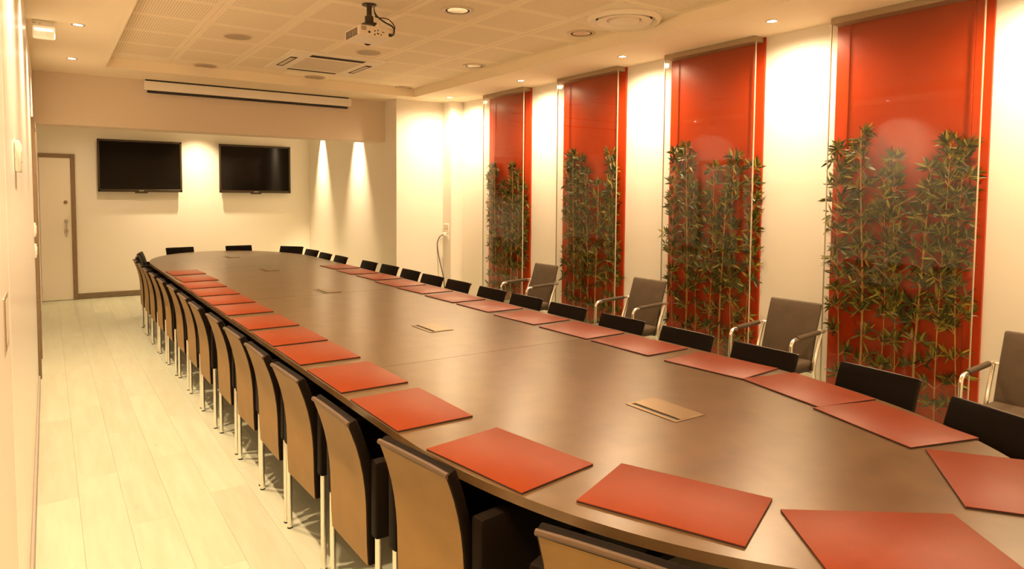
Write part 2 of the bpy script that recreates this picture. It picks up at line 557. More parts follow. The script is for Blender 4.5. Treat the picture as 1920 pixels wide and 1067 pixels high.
ring_me = mesh_of('trim_ring', add_lathe(bmesh.new(), [(0.030, 0.004), (0.032, -0.003), (0.043, -0.004), (0.046, 0.0)], 24), M['steel'])
bulb_me = mesh_of('lamp_face', add_lathe(bmesh.new(), [(0.0, -0.001), (0.030, -0.001), (0.031, 0.003)], 20), M['lamp'])
def downlight(x, y, z, label, energy, ang, blend, group):
    t = thing('downlight', label, 'ceiling light', (x, y, z), 0, group)
    new_obj('trim_ring', ring_me, t)
    new_obj('lamp_face', bulb_me, t)
    spot(t, energy, ang, blend)
    return t
RY = [-0.15, 1.41, 2.958, 4.454, 6.012, 7.574]
LY = [-0.15, 1.41, 2.95, 4.46, 5.984, 7.513]
for i, y in enumerate(RY):
    lab = ['small lit downlight in the right soffit behind the camera', 'small lit downlight in right soffit, just out of view ahead',
           'small lit downlight in right soffit, between the two nearest red cases', 'small lit downlight in right soffit, between second and third red cases',
           'small lit downlight in right soffit, between the two furthest red cases', 'small lit downlight in right soffit, above the corner column'][i]
    downlight(4.18 + 0.006 * i, y, ZS, lab, P_RIGHT, 168, 1.0, 'lit downlights along the right wall')
for i, y in enumerate(LY):
    lab = ['small lit downlight in left soffit, behind the camera', 'small lit downlight in left soffit, above the cupboard', 'small lit downlight in left soffit, beyond the cupboard',
           'small lit downlight in left soffit, before the exit light', 'small lit downlight in left soffit, right beside the exit light', 'small lit downlight in left soffit, nearest the far beam'][i]
    downlight(0.222, y, ZS, lab, P_LEFT, 128, 1.0, 'lit downlights along the left wall')
for i, (x, y, a, pw) in enumerate([(1.95, 11.19, 100, 1.35), (3.612, 10.92, 46, 5.0), (3.612, 9.38, 50, 5.0), (0.75, 10.6, 150, 0.30), (2.20, 10.3, 140, 0.07)]):  # last two are unseen ambient fills, added to brighten the alcove walls
    lab = ['hidden lit downlight above the gap between the two televisions', 'hidden lit downlight by the alcove side wall, deeper one', 'hidden lit downlight by the alcove side wall, nearer the beam',
           'hidden downlight added as ambient fill behind the beam, on the door side', 'hidden downlight added as ambient fill behind the beam, on the side of the pier'][i]
    downlight(x, y, ZS, lab, P_ALCOVE * pw, a, 1.0, 'lit downlights in the screen alcove')

# ------------------------------------------------------------------ red display cases on the right wall
CASES = [(1.752, 2.682), (3.285, 4.205), (4.795, 5.712), (6.330, 7.185)]
CN = ['nearest', 'second nearest', 'third nearest', 'furthest']
case_objs = []
for ci, (y0, y1) in enumerate(CASES):
    t = thing('display_case', 'tall red backed glass display case with bamboo, the %s of four' % CN[ci], 'display case', (XR, (y0 + y1) / 2, 0), 0, 'red glass display cases on the right wall')
    h = (y1 - y0) / 2
    XB = -0.018
    obj('back_panel', box(XB, 0.0, -h + 0.085, h - 0.085, 0.0, ZS, 0.0015, 1), M['case_red'], t)
    obj('side_strip', box(XB, 0.0, h - 0.083, h + 0.012, 0.0, ZS, 0.0015, 1), M['case_red'], t)
    obj('side_strip', box(XB, 0.0, -h - 0.012, -h + 0.083, 0.0, ZS, 0.0015, 1), M['case_red'], t)
    o = obj('glass_pane', box(-0.114, -0.106, -h, h, 0.11, ZS - 0.038), M['glass'], t, sharp=0)
    for s in (-1, 1):
        obj('edge_trim', box(-0.115, -0.105, s * h - 0.0025, s * h + 0.0025, 0.11, ZS - 0.038), M['case_edge'], t)
    obj('header', box(-0.125, XB, -h, h, ZS - 0.042, ZS, 0.002, 1), M['header'], t)
    pl = obj('planter', box(-0.128, XB, -h, h, 0.0, 0.11, 0.004, 1), M['trough'], t)
    g = obj('bark_mulch', box(-0.100, XB - 0.004, -h + 0.01, h - 0.01, 0.108, 0.118), M['gravel'], pl)
    case_objs.append(t)

# bamboo
def leaf_verts(L, W):
    return [(0, 0, 0), (0.30 * L, 0.5 * W, 0.004), (0.32 * L, 0, -0.002), (0.30 * L, -0.5 * W, 0.004), (0.65 * L, 0.38 * W, 0.001), (0.68 * L, 0, -0.006), (0.65 * L, -0.38 * W, 0.001), (L, 0, -0.014)]
LEAF_F = [(0, 2, 1), (0, 3, 2), (1, 2, 5, 4), (2, 3, 6, 5), (4, 5, 7), (5, 6, 7)]
def leaf_mesh(L, W):
    me = bpy.data.meshes.new('leaf')
    me.from_pydata(leaf_verts(L, W), [], LEAF_F)
    me.materials.append(M['leaf'])
    me.polygons.foreach_set('use_smooth', [True] * len(me.polygons))
    return me
LW = (0.19, 0.16, 0.22)
LEAVES = [leaf_mesh(1.0, q) for q in LW]

def leaf_matrix(p, ang, tilt, roll, L):
    """leaf axis lies mostly in the plane of the pane (y,z); tilt lifts it out along x"""
    d = Vector((math.sin(tilt), math.cos(tilt) * math.cos(ang), math.cos(tilt) * math.sin(ang)))
    n = Vector((-1, 0, 0)) - d * d.dot(Vector((-1, 0, 0)))
    n = n.normalized()
    s = n.cross(d).normalized()
    n = (math.cos(roll) * n + math.sin(roll) * s).normalized()
    s = n.cross(d).normalized()
    m = Matrix(((d.x, s.x, n.x, p.x), (d.y, s.y, n.y, p.y), (d.z, s.z, n.z, p.z), (0, 0, 0, 1)))
    return m @ Matrix.Diagonal((L, L, L, 1))

TOPS = [[1.98, 2.06, 1.72, 1.86, 1.78, 1.95, 1.90], [2.04, 2.05, 1.70, 1.88, 1.66, 1.98, 1.80], [2.02, 2.06, 1.98, 1.80, 1.70, 1.98, 1.85], [1.92, 1.97, 1.70, 1.62, 1.96, 1.90, 1.70]]
for ci, (y0, y1) in enumerate(CASES):
    r = random.Random(100 + ci)
    W = y1 - y0
    n = 7
    for k in range(n):
        ys = y1 - 0.115 - (W - 0.20) * (k + 0.25 * (r.random() - 0.5)) / (n - 1)
        xs = 4.518 + 0.012 * (r.random() - 0.5)
        top = TOPS[ci][k] - 0.05
        lab = 'leafy artificial bamboo stalk, %s from the left behind glass of the %s case' % (ORD[k], CN[ci])
        t = thing('bamboo_stalk', lab, 'plant', (xs, ys, 0.112), 0, 'bamboo stalks in the %s red case' % CN[ci])
        ph, am = r.random() * 6, 0.016 + 0.012 * r.random()
        H = top - 0.112
        pts, rad = [], []
        for q in range(15):
            z = H * q / 14
            pts.append((0.003 * math.sin(3 * z), am * math.sin(2.2 * z + ph) - am * math.sin(ph), z))
            rad.append((0.0085 if k % 3 == 1 else 0.0042) * (1 - 0.6 * q / 14))
        obj('culm', add_tube(bmesh.new(), pts, rad, 7), M['culm'], t)
        tw = bmesh.new()
        items = []
        z = 0.10 + 0.10 * r.random()
        while z < H + 0.02:
            f = z / H * 14
            i0 = min(int(f), 13)
            py = pts[i0][1] + (pts[i0 + 1][1] - pts[i0][1]) * (f - i0)
            low = z < 0.55
            nb = (3 if low else 5)
            for b in range(nb):
                side = 1 if r.random() < 0.5 else -1
                ta = math.radians(r.uniform(25, 75))
                tl = r.uniform(0.03, 0.11) * (0.6 if z > H - 0.15 else 1)
                e = Vector((0.008 * (r.random() - 0.5), py + side * tl * math.cos(ta), z + tl * math.sin(ta)))
                add_tube(tw, [(0, py, z), ((e.x) * 0.5, (py + e.y) / 2, (z + e.z) / 2 + 0.004), e], 0.0016, 4, False)
                for q in range(r.randint(5, 9)):
                    fr = r.uniform(0.45, 1.0)
                    p = Vector((e.x * fr, py + (e.y - py) * fr, z + (e.z - z) * fr))
                    a0 = math.atan2(math.sin(ta), side * math.cos(ta))
                    items.append((Vector((p.x, max(y0 - ys - 0.005, min(y1 - ys + 0.01, p.y)), p.z)), a0 + math.radians(r.uniform(-95, 95)), math.radians(r.uniform(-19, 19)), math.radians(r.uniform(-55, 55)), r.uniform(0.048, 0.095), r.randint(0, 2)))
            z += r.uniform(0.075, 0.120) if z > 0.55 else r.uniform(0.12, 0.20)
        tw_o = obj('twigs', tw, M['culm'], t)
        tw_o['kind'] = 'stuff'
        # the leaves that show largest (towards the pane, near cases) are parts of their own, the rest one joined part
        items.sort(key=lambda q: q[0].x - 0.25 * q[4])
        n_own = (260, 200, 0, 0)[ci]
        for p, a, ti, ro, L, v in items[:n_own]:
            o = new_obj('leaf', LEAVES[v], t)
            o.matrix_local = leaf_matrix(p, a, ti, ro, L)
        if items[n_own:]:
            V, Fs = [], []
            for p, a, ti, ro, L, v in items[n_own:]:
                mm = leaf_matrix(p, a, ti, ro, L)
                b0 = len(V)
                V += [tuple(mm @ Vector(q)) for q in leaf_verts(1.0, LW[v])]
                Fs += [tuple(b0 + j for j in f) for f in LEAF_F]
            me = bpy.data.meshes.new('foliage')
            me.from_pydata(V, [], Fs)
            me.materials.append(M['leaf'])
            me.polygons.foreach_set('use_smooth', [True] * len(me.polygons))
            o = new_obj('foliage', me, t)
            o['kind'] = 'stuff'

# ------------------------------------------------------------------ conference table
TCX, THW, TYN, TYE, TB = 1.905, 0.940, 0.53, 10.25, 1.52
ZTOP, TTH = 0.74, 0.028
def half_at(y):
    if y < TYN + TB:
        u = (TYN + TB - y) / TB
    elif y > TYE - TB:
        u = (y - TYE + TB) / TB
    else:
        return THW
    return THW * math.sqrt(max(0.0, 1 - u * u))
def outline(ya, yb, n=60):
    L, R = [], []
    for i in range(n + 1):
        y = ya + (yb - ya) * i / n
        # denser near the tips
        h = half_at(y)
        L.append((TCX - h, y))
        R.append((TCX + h, y))
    return R + L[::-1]
def section(ya, yb):
    pts = []
    ts = []
    N = 40
    if ya <= TYN:
        ts += [TYN + TB * (1 - math.cos(PI / 2 * i / N)) for i in range(N)] + [TYN + TB, yb]
    elif yb >= TYE:
        ts += [ya] + [TYE - TB * (1 - math.sin(PI / 2 * i / N)) for i in range(N + 1)]
    else:
        ts = [ya, yb]
    R = [(TCX + half_at(y), y) for y in ts]
    L = [(TCX - half_at(y), y) for y in reversed(ts)]
    seq = []
    for p in R + L:
        if not seq or (abs(seq[-1][0] - p[0]) + abs(seq[-1][1] - p[1])) > 1e-5:
            seq.append(p)
    if abs(seq[0][0] - seq[-1][0]) + abs(seq[0][1] - seq[-1][1]) < 1e-5:
        seq.pop()
    bm = bmesh.new()
    lo = [bm.verts.new((x - TCX, y - 5.39, ZTOP - TTH)) for x, y in seq]
    hi = [bm.verts.new((x - TCX, y - 5.39, ZTOP)) for x, y in seq]
    bm.faces.new(list(reversed(lo)))
    top = bm.faces.new(hi)
    n = len(seq)
    for i in range(n):
        bm.faces.new((lo[i], lo[(i + 1) % n], hi[(i + 1) % n], hi[i]))
    bmesh.ops.bevel(bm, geom=list(top.edges), offset=0.0016, segments=1, affect='EDGES')
    return bm
table = thing('conference_table', 'very long oval bronze brown conference table with black pedestals', 'table', (TCX, 5.39, 0))
cuts = [TYN, 2.95, 5.39, 7.85, TYE]
for a, b in zip(cuts, cuts[1:]):
    obj('top_section', section(a + (0.0006 if a > TYN else 0), b - (0.0006 if b < TYE else 0)), M['table'], table)
for yc in (2.55, 4.45, 6.35, 8.25):
    bm = box(-0.36, 0.36, yc - 0.55 - 5.39, yc + 0.55 - 5.39, 0.03, ZTOP - TTH, 0.01, 1)
    add_box(bm, -0.40, 0.40, yc - 0.60 - 5.39, yc + 0.60 - 5.39, 0.0, 0.03, 0.004, 1)
    obj('pedestal', bm, M['black'], table)

# cable boxes set in the table's centre line
bx = thing('cable_box', '', 'cable box', (1.925, 1.78, ZTOP), 0, 'cable boxes along the table centre')
bm = bmesh.new()
for (a, b, c, d) in ((-0.078, 0.078, -0.128, -0.118), (-0.078, 0.078, 0.118, 0.128), (-0.078, -0.060, -0.118, 0.118), (0.068, 0.078, -0.118, 0.118)):
    add_box(bm, a, b, c, d, 0.0, 0.003, 0.0008, 1)
obj('frame', bm, M['bronze'], bx)
o = obj('slot', box(-0.060, -0.040, -0.118, 0.118, 0.0, 0.0008), M['black'], bx); o['label'] = 'dark cable slot'
obj('lid', box(-0.042, 0.068, -0.117, 0.117, 0.0008, 0.0042, 0.001, 1), M['bronze'], bx)
bx['label'] = 'flush metal cable box on the table centre line, nearest the camera'
for i, (x, y) in enumerate([(1.925, 3.675), (1.925, 5.555), (1.935, 7.42), (1.93, 9.16)]):
    dup(bx, 'flush metal cable box on the table centre line, %s' % ['second from the camera', 'middle one of five', 'fourth from the camera', 'furthest from the camera'][i], (x, y, ZTOP), 0)

# red desk pads (local x = short side, local y = long side)
pad0 = thing('desk_pad', '', 'desk pad', (0, 0, ZTOP), 0, 'red leather desk pads around the table')
bm = box(-0.150, 0.150, -0.2175, 0.2175, 0.0042, 0.0068, 0.0013, 2)
obj('leather_top', bm, M['pad'], pad0)
o = obj('underside', box(-0.1495, 0.1495, -0.217, 0.217, 0.0, 0.0045), M['pad_edge'], pad0); o['label'] = 'dark felt underside'
pads = []
LYN = [2.100, 2.640, 3.180, 3.655, 4.170, 4.745, 5.240, 5.740, 6.240, 6.740, 7.335]
pads.append((1.632, 0.775, math.radians(-126.7) + PI, 'red leather desk pad at the near end, cut by the bottom frame edge'))
pads.append((1.3625, 1.2155, 0.0, 'red leather desk pad at the near left curve, askew, beside the bottom one'))
pads.append((1.1575, 1.7095, 0.0, 'red leather desk pad where left edge starts to curve, pointing outward'))
ang_fix = [math.radians(-126.7 + 180), math.atan2(1.483 - 1.363, 1.406 - 1.129), math.radians(9.0)]
pads = [(p[0], p[1], ang_fix[i], p[3]) for i, p in enumerate(pads)]
for i, yn in enumerate(LYN):
    off = 0.03 if i >= 9 else 0.0
    pads.append((1.117 + off, yn + 0.218, math.radians(0.3 if i < 8 else 2.0), 'red leather desk pad on left edge, %s of its straight row' % ORD[i] if i < 10 else 'red leather desk pad on left edge, furthest of its straight row'))
RP = [(2.234, 0.775, -53.7), (2.497, 1.223, -16.3), (2.635, 1.645, -12.8), (2.665, 2.115, 5.1), (2.65, 2.65, 0.5), (2.645, 3.13, 1.6), (2.64, 3.635, 2.8), (2.65, 4.17, 0.8), (2.645, 4.67, 1.6),
      (2.65, 5.2, 3.0), (2.65, 5.69, 1.2), (2.68, 6.23, 2.5), (2.67, 6.77, 0.0), (2.685, 7.33, 2.0)]
for i, (x, y, a) in enumerate(RP):
    lab = 'red leather desk pad on the right table edge, %s along from the camera' % ORD[i]
    pads.append((x, y, math.radians(a), lab))
for i, (x, y, a, lab) in enumerate(pads):
    if i == 0:
        pad0.location = (x, y, ZTOP)
        pad0.rotation_euler = (0, 0, a)
        pad0['label'] = lab
    else:
        dup(pad0, lab, (x, y, ZTOP), a)

# ------------------------------------------------------------------ conference chairs (local +y faces the table)
ch0 = thing('conference_chair', '', 'chair', (0, 0, 0), 0, 'leather conference chairs around the table')
PROF = [(-0.262, 0.285), (-0.2655, 0.36), (-0.267, 0.44), (-0.2685, 0.50), (-0.272, 0.55), (-0.279, 0.605), (-0.290, 0.66), (-0.304, 0.71), (-0.320, 0.755), (-0.335, 0.792)]
br = obj('backrest', slab(PROF, 0.178, 0.034, 0.007), M['black_leather'], ch0)
PB = [(y - 0.0015, z) for y, z in PROF[:-1]] + [(-0.3310, 0.780)]
o = obj('rear_panel', slab(PB, 0.170, 0.004, 0.0), M['taupe_leather'], br); o['label'] = 'smooth taupe leather rear panel'
bm = bmesh.new()
add_tube(bm, [(-0.176, -0.330, 0.789), (-0.09, -0.330, 0.791), (0.09, -0.330, 0.791), (0.176, -0.330, 0.789)], 0.0085, 8)
o = obj('top_piping', bm, M['brown_piping'], br); o['label'] = 'brown leather piping along the top edge'
obj('seat', box(-0.186, 0.186, -0.235, 0.245, 0.385, 0.470, 0.018, 3), M['black_leather'], ch0)
for s in (-1, 1):
    x0, x1 = (0.190, 0.238) if s > 0 else (-0.238, -0.190)
    obj('armrest', box(x0, x1, -0.262, 0.20, 0.400, 0.665, 0.010, 2), M['black_leather'], ch0)
    for yy in (-0.244, 0.165):
        lg = obj('leg', add_tube(bmesh.new(), [(s * 0.216, yy, 0.006), (s * 0.216, yy, 0.402)], 0.0118, 12), M['chrome'], ch0)
        obj('foot_glide', add_lathe(bmesh.new(), [(0, 0), (0.0125, 0), (0.0125, 0.007), (0.0, 0.007)], 12, (s * 0.216, yy, 0)), M['rubber'], lg)

def chair_at(tx, ty, fx, fy):
    """tx,ty: centre of the backrest's top edge; fx,fy: direction the chair faces"""
    L = math.hypot(fx, fy)
    fx, fy = fx / L, fy / L
    return (tx + 0.335 * fx, ty + 0.335 * fy, 0), math.atan2(fy, fx) - PI / 2

chairs = []
chairs.append((0.962, 1.045, 0.92, 0.39, 'leather conference chair at the near left curve, cut by bottom frame edge'))
LC = [(0.850, 1.760, 1.0, 0.14), (0.800, 2.305, 1, 0.01), (0.812, 2.905, 1, 0.03), (0.808, 3.402, 1, 0), (0.810, 3.890, 1, 0.02), (0.808, 4.417, 1, 0), (0.795, 4.965, 1, 0), (0.797, 5.470, 1, 0),
      (0.797, 6.012, 1, 0), (0.785, 6.542, 1, 0), (0.780, 7.06, 1, 0), (0.775, 7.56, 1, 0), (0.780, 8.07, 1, 0), (0.785, 8.595, 1, -0.02)]
for i, (x, y, fx, fy) in enumerate(LC):
    chairs.append((x, y, fx, fy, 'taupe backed leather conference chair on the left side, %s along from the near curve' % ORD[i]))
chairs.append((0.855, 9.135, 0.99, -0.13, 'leather conference chair at the far left curve, seen edge on'))
chairs.append((0.930, 9.65, 0.98, -0.19, 'leather conference chair at far left curve, just past the edge-on one'))
chairs.append((2.802, 0.985, -0.955, 0.295, 'black leather conference chair at near right curve, cut by the right frame edge'))
RC = [(3.012, 1.522, -0.994, 0.08), (2.975, 2.072, -1, -0.02), (2.978, 2.576, -1, 0), (2.965, 3.085, -1, -0.03), (2.968, 3.626, -1, -0.03), (2.975, 4.122, -1, -0.02), (2.978, 4.605, -1, -0.02), (2.985, 5.162, -1, -0.02),
      (2.985, 5.650, -1, -0.03), (3.010, 6.162, -1, 0), (3.020, 6.689, -1, -0.03), (2.998, 7.191, -1, -0.02)]
for i, (x, y, fx, fy) in enumerate(RC):
    chairs.append((x, y, fx, fy, 'black leather conference chair on the right side, %s along from the near curve' % ORD[i]))
chairs.append((2.960, 7.979, -1, 0, 'black leather conference chair on right side, after the gap in the row'))
chairs.append((2.945, 8.49, -1, -0.01, 'black leather conference chair on right side, last before the far curve'))
chairs.append((1.500, 10.36, 0.14, -0.99, 'leather conference chair at table far end, leftmost of the three facing us'))
chairs.append((2.270, 10.335, 0.0, -1, 'leather conference chair at table far end, right of its centre'))
chairs.append((2.90, 9.83, -0.74, -0.67, 'leather conference chair at the far right curve, turned towards the centre'))
chairs.append((2.965, 9.095, -0.995, -0.10, 'leather conference chair at the far right curve, its smallest visible back'))
for i, (x, y, fx, fy, lab) in enumerate(chairs):
    loc, rz = chair_at(x, y, fx, fy)
    if i == 0:
        ch0.location = loc
        ch0.rotation_euler = (0, 0, rz)
        ch0['label'] = lab
    else:
        dup(ch0, lab, loc, rz)

# ------------------------------------------------------------------ visitor chairs along the right wall (local +y faces the table)
v0 = thing('visitor_chair', '', 'chair', (0, 0, 0), 0, 'chrome visitor armchairs along the right wall')
VP = [(-0.150, 0.450), (-0.163, 0.50), (-0.184, 0.58), (-0.212, 0.68), (-0.244, 0.78), (-0.262, 0.838)]
obj('backrest', slab(VP, 0.187, 0.036, 0.014, 3), M['visitor'], v0)
obj('seat', box(-0.195, 0.195, -0.150, 0.270, 0.425, 0.478, 0.022, 3), M['visitor'], v0)
o = obj('seat_base', box(-0.190, 0.190, -0.145, 0.262, 0.405, 0.440, 0.006, 2), M['visitor_edge'], v0); o['label'] = 'dark underside of the seat'
for s in (-1, 1):
    x = s * 0.224
    pts = [(x, 0.185, 0.0), (x, 0.172, 0.58)]
    for q in range(7):
        a = PI / 2 * q / 6
        pts.append((x, 0.172 - 0.045 * (1 - math.cos(a)), 0.605 + 0.045 * math.sin(a)))
    pts += [(x, 0.0, 0.656), (x, -0.215, 0.668)]
    arm = obj('armrest', add_tube(bmesh.new(), pts, 0.0115, 12), M['chrome'], v0)
    o = obj('arm_pad', add_tube(bmesh.new(), [(x, 0.105, 0.654), (x, -0.150, 0.666)], 0.0155, 12), M['visitor'], arm); o['label'] = 'grey upholstered arm pad'
    bm = add_tube(bmesh.new(), [(x * 0.965, -0.200, 0.672), (x * 0.965, -0.150, 0.545), (x * 0.965, -0.112, 0.43), (x * 0.965, -0.112, 0.40), (x * 0.98, -0.150, 0.20), (x, -0.195, 0.0)], 0.0115, 12)
    add_tube(bm, [(x * 1.02, -0.200, 0.668), (x * 0.84, -0.200, 0.668)], 0.010, 10)
    obj('rear_leg', bm, M['chrome'], v0)
obj('crossbar', add_tube(bmesh.new(), [(-0.222, 0.178, 0.395), (0.222, 0.178, 0.395)], 0.010, 10), M['chrome'], v0)
obj('crossbar', add_tube(bmesh.new(), [(-0.216, -0.112, 0.400), (0.216, -0.112, 0.400)], 0.010, 10), M['chrome'], v0)
for i, (x, y, a) in enumerate([(4.02, 1.32, 0), (4.02, 2.745, 2), (4.02, 4.135, 0), (4.02, 5.60, 0)]):
    lab = ['chrome visitor armchair, partly cut by the right frame edge', 'chrome visitor armchair standing between the nearest two red cases', 'chrome visitor armchair standing between second and third red cases', 'chrome visitor armchair standing between the furthest two red cases'][i]
    rz = PI / 2 + math.radians(a)
    if i == 0:
        v0.location = (x, y, 0)
        v0.rotation_euler = (0, 0, rz)
        v0['label'] = lab
    else:
        dup(v0, lab, (x, y, 0), rz)

# ------------------------------------------------------------------ televisions on the far wall
def tv(x0, x1, z0, z1, label):
    cx, cz = (x0 + x1) / 2, (z0 + z1) / 2
    hw, hh = (x1 - x0) / 2, (z1 - z0) / 2
    t = thing('television', label, 'television', (cx, YF, cz), 0, 'wall televisions in the alcove')
    obj('housing', box(-hw + 0.02, hw - 0.02, -0.075, -0.03, -hh + 0.02, hh - 0.02, 0.008, 2), M['bezel'], t)
    obj('wall_bracket', box(-0.2, 0.2, -0.032, -0.0005, -0.15, 0.15, 0.003, 1), M['black'], t)
    obj('display', box(-hw + 0.026, hw - 0.026, -0.090, -0.075, -hh + 0.040, hh - 0.030, 0.001, 1), M['screen'], t)
    bm = bmesh.new()
    add_box(bm, -hw, hw, -0.096, -0.072, hh - 0.030, hh, 0.004, 1)
    add_box(bm, -hw, hw, -0.096, -0.072, -hh, -hh + 0.040, 0.004, 1)
    add_box(bm, -hw, -hw + 0.028, -0.096, -0.072, -hh, hh, 0.004, 1)
    add_box(bm, hw - 0.028, hw, -0.096, -0.072, -hh, hh, 0.004, 1)
    bz = obj('bezel', bm, M['bezel'], t)
    obj('maker_mark', box(-0.032, 0.032, -0.0985, -0.095, -hh + 0.014, -hh + 0.024), M['logo'], bz)
    bm = box(-0.085, 0.085, -0.092, -0.074, -hh - 0.018, -hh + 0.004, 0.004, 1)
    obj('sensor_tab', bm, M['bezel'], bz)
    return t
tv(0.617, 1.728, 1.560, 2.326, 'black wall television nearer the cream door')
tv(2.264, 3.380, 1.560, 2.330, 'black wall television nearer the right side of alcove')

# ------------------------------------------------------------------ projection screen case on the beam
t = thing('projection_screen', 'rolled-up white projection screen case on beam under the ceiling', 'projection screen', (2.065, YBEAM, 0))
o = obj('gap_shade_strip', box(-1.150, 1.130, -0.078, -0.004, 2.757, 2.7745), M['black'], t); o['label'] = 'black strip standing in for shade above the case'  # shade between case and ceiling, put in as a solid black strip
obj('case', box(-1.165, 1.165, -0.085, -0.004, 2.662, 2.758, 0.004, 2), M['white_plastic'], t)
o = obj('weight_bar', box(-1.135, 1.125, -0.058, -0.032, 2.636, 2.662, 0.002, 1), M['black'], t); o['label'] = 'black screen bar in the slot'
bm = bmesh.new()
for s in (-1, 1):
    add_box(bm, s * 0.9 - 0.03, s * 0.9 + 0.03, -0.06, 0.0, 2.755, 2.775, 0.002, 1)
obj('bracket', bm, M['steel'], t)

# ------------------------------------------------------------------ ceiling: ring vents, speakers, air unit, diffuser, projector
def ring_light(x, y, label):
    t = thing('recessed_light', label, 'ceiling light', (x, y, ZT), 0, 'round recessed ceiling lights')
    obj('rim', add_lathe(bmesh.new(), [(0.086, 0.004), (0.088, -0.006), (0.104, -0.009), (0.116, -0.006), (0.119, 0.0)], 36), M['rim'], t)
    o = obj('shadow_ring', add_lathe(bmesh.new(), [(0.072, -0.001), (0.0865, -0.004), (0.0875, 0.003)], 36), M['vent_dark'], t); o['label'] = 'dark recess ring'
    obj('reflector', add_lathe(bmesh.new(), [(0.0, -0.0015), (0.05, -0.002), (0.074, -0.004), (0.0745, 0.001)], 36), M['reflector'], t)
def speaker(x, y, label):
    t = thing('ceiling_speaker', label, 'speaker', (x, y, ZT), 0, 'round ceiling speakers')
    obj('rim', add_lathe(bmesh.new(), [(0.100, 0.002), (0.102, -0.008), (0.112, -0.008), (0.116, 0.0)], 36), M['rim'], t)
    obj('mesh_cover', add_lathe(bmesh.new(), [(0.0, -0.009), (0.06, -0.0085), (0.101, -0.005), (0.1015, 0.0)], 36), M['grille'], t)
ring_light(2.476, 4.343, 'round recessed ceiling light, unlit, right of the projector')
ring_light(3.70, 7.82, 'round recessed ceiling light, unlit, at the far right tray corner')
ring_light(3.658, 6.071, 'round recessed ceiling light, unlit, halfway along right tray edge')
ring_light(3.640, 4.349, 'round recessed ceiling light, unlit, beside the big round diffuser')
speaker(1.372, 6.152, 'round grey mesh ceiling speaker, nearest one left of air unit')
speaker(1.401, 7.74, 'round grey mesh ceiling speaker, above the screen case left half')
speaker(2.553, 7.74, 'round grey mesh ceiling speaker, beyond the air unit')
speaker(2.523, 6.101, 'round grey mesh ceiling speaker, just below the projector')

t = thing('air_unit', 'square white ceiling air conditioning cassette with four slots', 'air conditioner', (2.375, 6.90, ZT))
bm = bmesh.new()
add_box(bm, -0.47, 0.47, -0.54, 0.54, -0.012, 0.004, 0.006, 2)
add_box(bm, -0.43, 0.43, -0.47, 0.47, -0.020, -0.010, 0.005, 2)
obj('panel', bm, M['ac'], t)
obj('intake_grille', box(-0.27, 0.27, -0.29, 0.29, -0.0225, -0.019, 0.001, 1), M['ac_grille'], t)
for nm, (a, b, c, d) in (('near', (-0.27, 0.27, -0.450, -0.352)), ('far', (-0.26, 0.26, 0.360, 0.425)), ('l', (-0.415, -0.345, -0.26, 0.26)), ('r', (0.345, 0.415, -0.26, 0.26))):
    s_o = obj('air_slot', box(a, b, c, d, -0.0214, -0.018, 0.0008, 1), M['vent_dark'], t)
    if b - a > d - c:
        add = box(a + 0.01, b - 0.01, d - 0.016, d - 0.004, -0.0235, -0.0205, 0.0008, 1)
    else:
        add = box(a + 0.010, b - 0.016, c + 0.05, d - 0.05, -0.0235, -0.0205, 0.0008, 1)
    if nm != 'near':
        obj('louver', add, M['ac_grille'], s_o)
    else:
        add.free()

t = thing('air_diffuser', 'large round ceiling air diffuser with concentric rings in square plate', 'air vent', (3.577, 3.785, ZT))
obj('plate', box(-0.272, 0.272, -0.288, 0.288, -0.006, 0.004, 0.003, 1), M['ac'], t)
obj('outer_ring', add_lathe(bmesh.new(), [(0.271, -0.005), (0.274, -0.016), (0.264, -0.040), (0.252, -0.043), (0.216, -0.012), (0.205, -0.0065)], 56), M['ac'], t)
o = obj('air_gap', add_lathe(bmesh.new(), [(0.186, -0.0072), (0.214, -0.0085)], 56), M['vent_dark'], t); o['label'] = 'dark air gap'
obj('middle_ring', add_lathe(bmesh.new(), [(0.188, -0.008), (0.204, -0.034), (0.196, -0.042), (0.172, -0.034), (0.128, -0.024), (0.122, -0.014)], 56), M['ac'], t)
obj('center_disc', add_lathe(bmesh.new(), [(0.118, -0.012), (0.112, -0.036), (0.098, -0.042), (0.084, -0.032), (0.0, -0.030)], 48), M['ac'], t)

# projector on its ceiling mount
t = thing('projector', 'white projector hanging from a short black mount under the ceiling', 'projector', (1.90, 4.58, 0))
body = obj('body', box(-0.128, 0.128, -0.135, 0.135, 2.634, 2.703, 0.012, 3), M['projector'], t)
bm = bmesh.new()
for k in range(9):
    add_box(bm, -0.1295, -0.1270, -0.10 + k * 0.024, -0.088 + k * 0.024, 2.637, 2.687)
o = obj('side_vent', bm, M['vent_dark'], body); o['label'] = 'dark side vent slots'
bm = bmesh.new()
for x, z, ww, hh in ((-0.055, 2.657, 0.016, 0.014), (-0.015, 2.669, 0.010, 0.008), (-0.015, 2.645, 0.010, 0.010), (0.008, 2.675, 0.012, 0.007), (0.008, 2.653, 0.014, 0.009), (0.030, 2.647, 0.008, 0.008), (0.048, 2.667, 0.016, 0.008), (0.098, 2.655, 0.024, 0.022)):
    add_box(bm, x - ww / 2, x + ww / 2, -0.1365, -0.134, z - hh / 2, z + hh / 2, 0.0008, 1)
obj('ports', bm, M['black'], body)
obj('rating_plate', box(-0.112, -0.076, -0.136, -0.1345, 2.665, 2.693), M['grille'], body)
bm = add_lathe(bmesh.new(), [(0.0, 0.0), (0.034, 0.0), (0.036, 0.02), (0.030, 0.02), (0.0, 0.012)], 24)
bmesh.ops.rotate(bm, verts=list(bm.verts), cent=(0, 0, 0), matrix=Matrix.Rotation(-PI / 2, 3, 'X'))
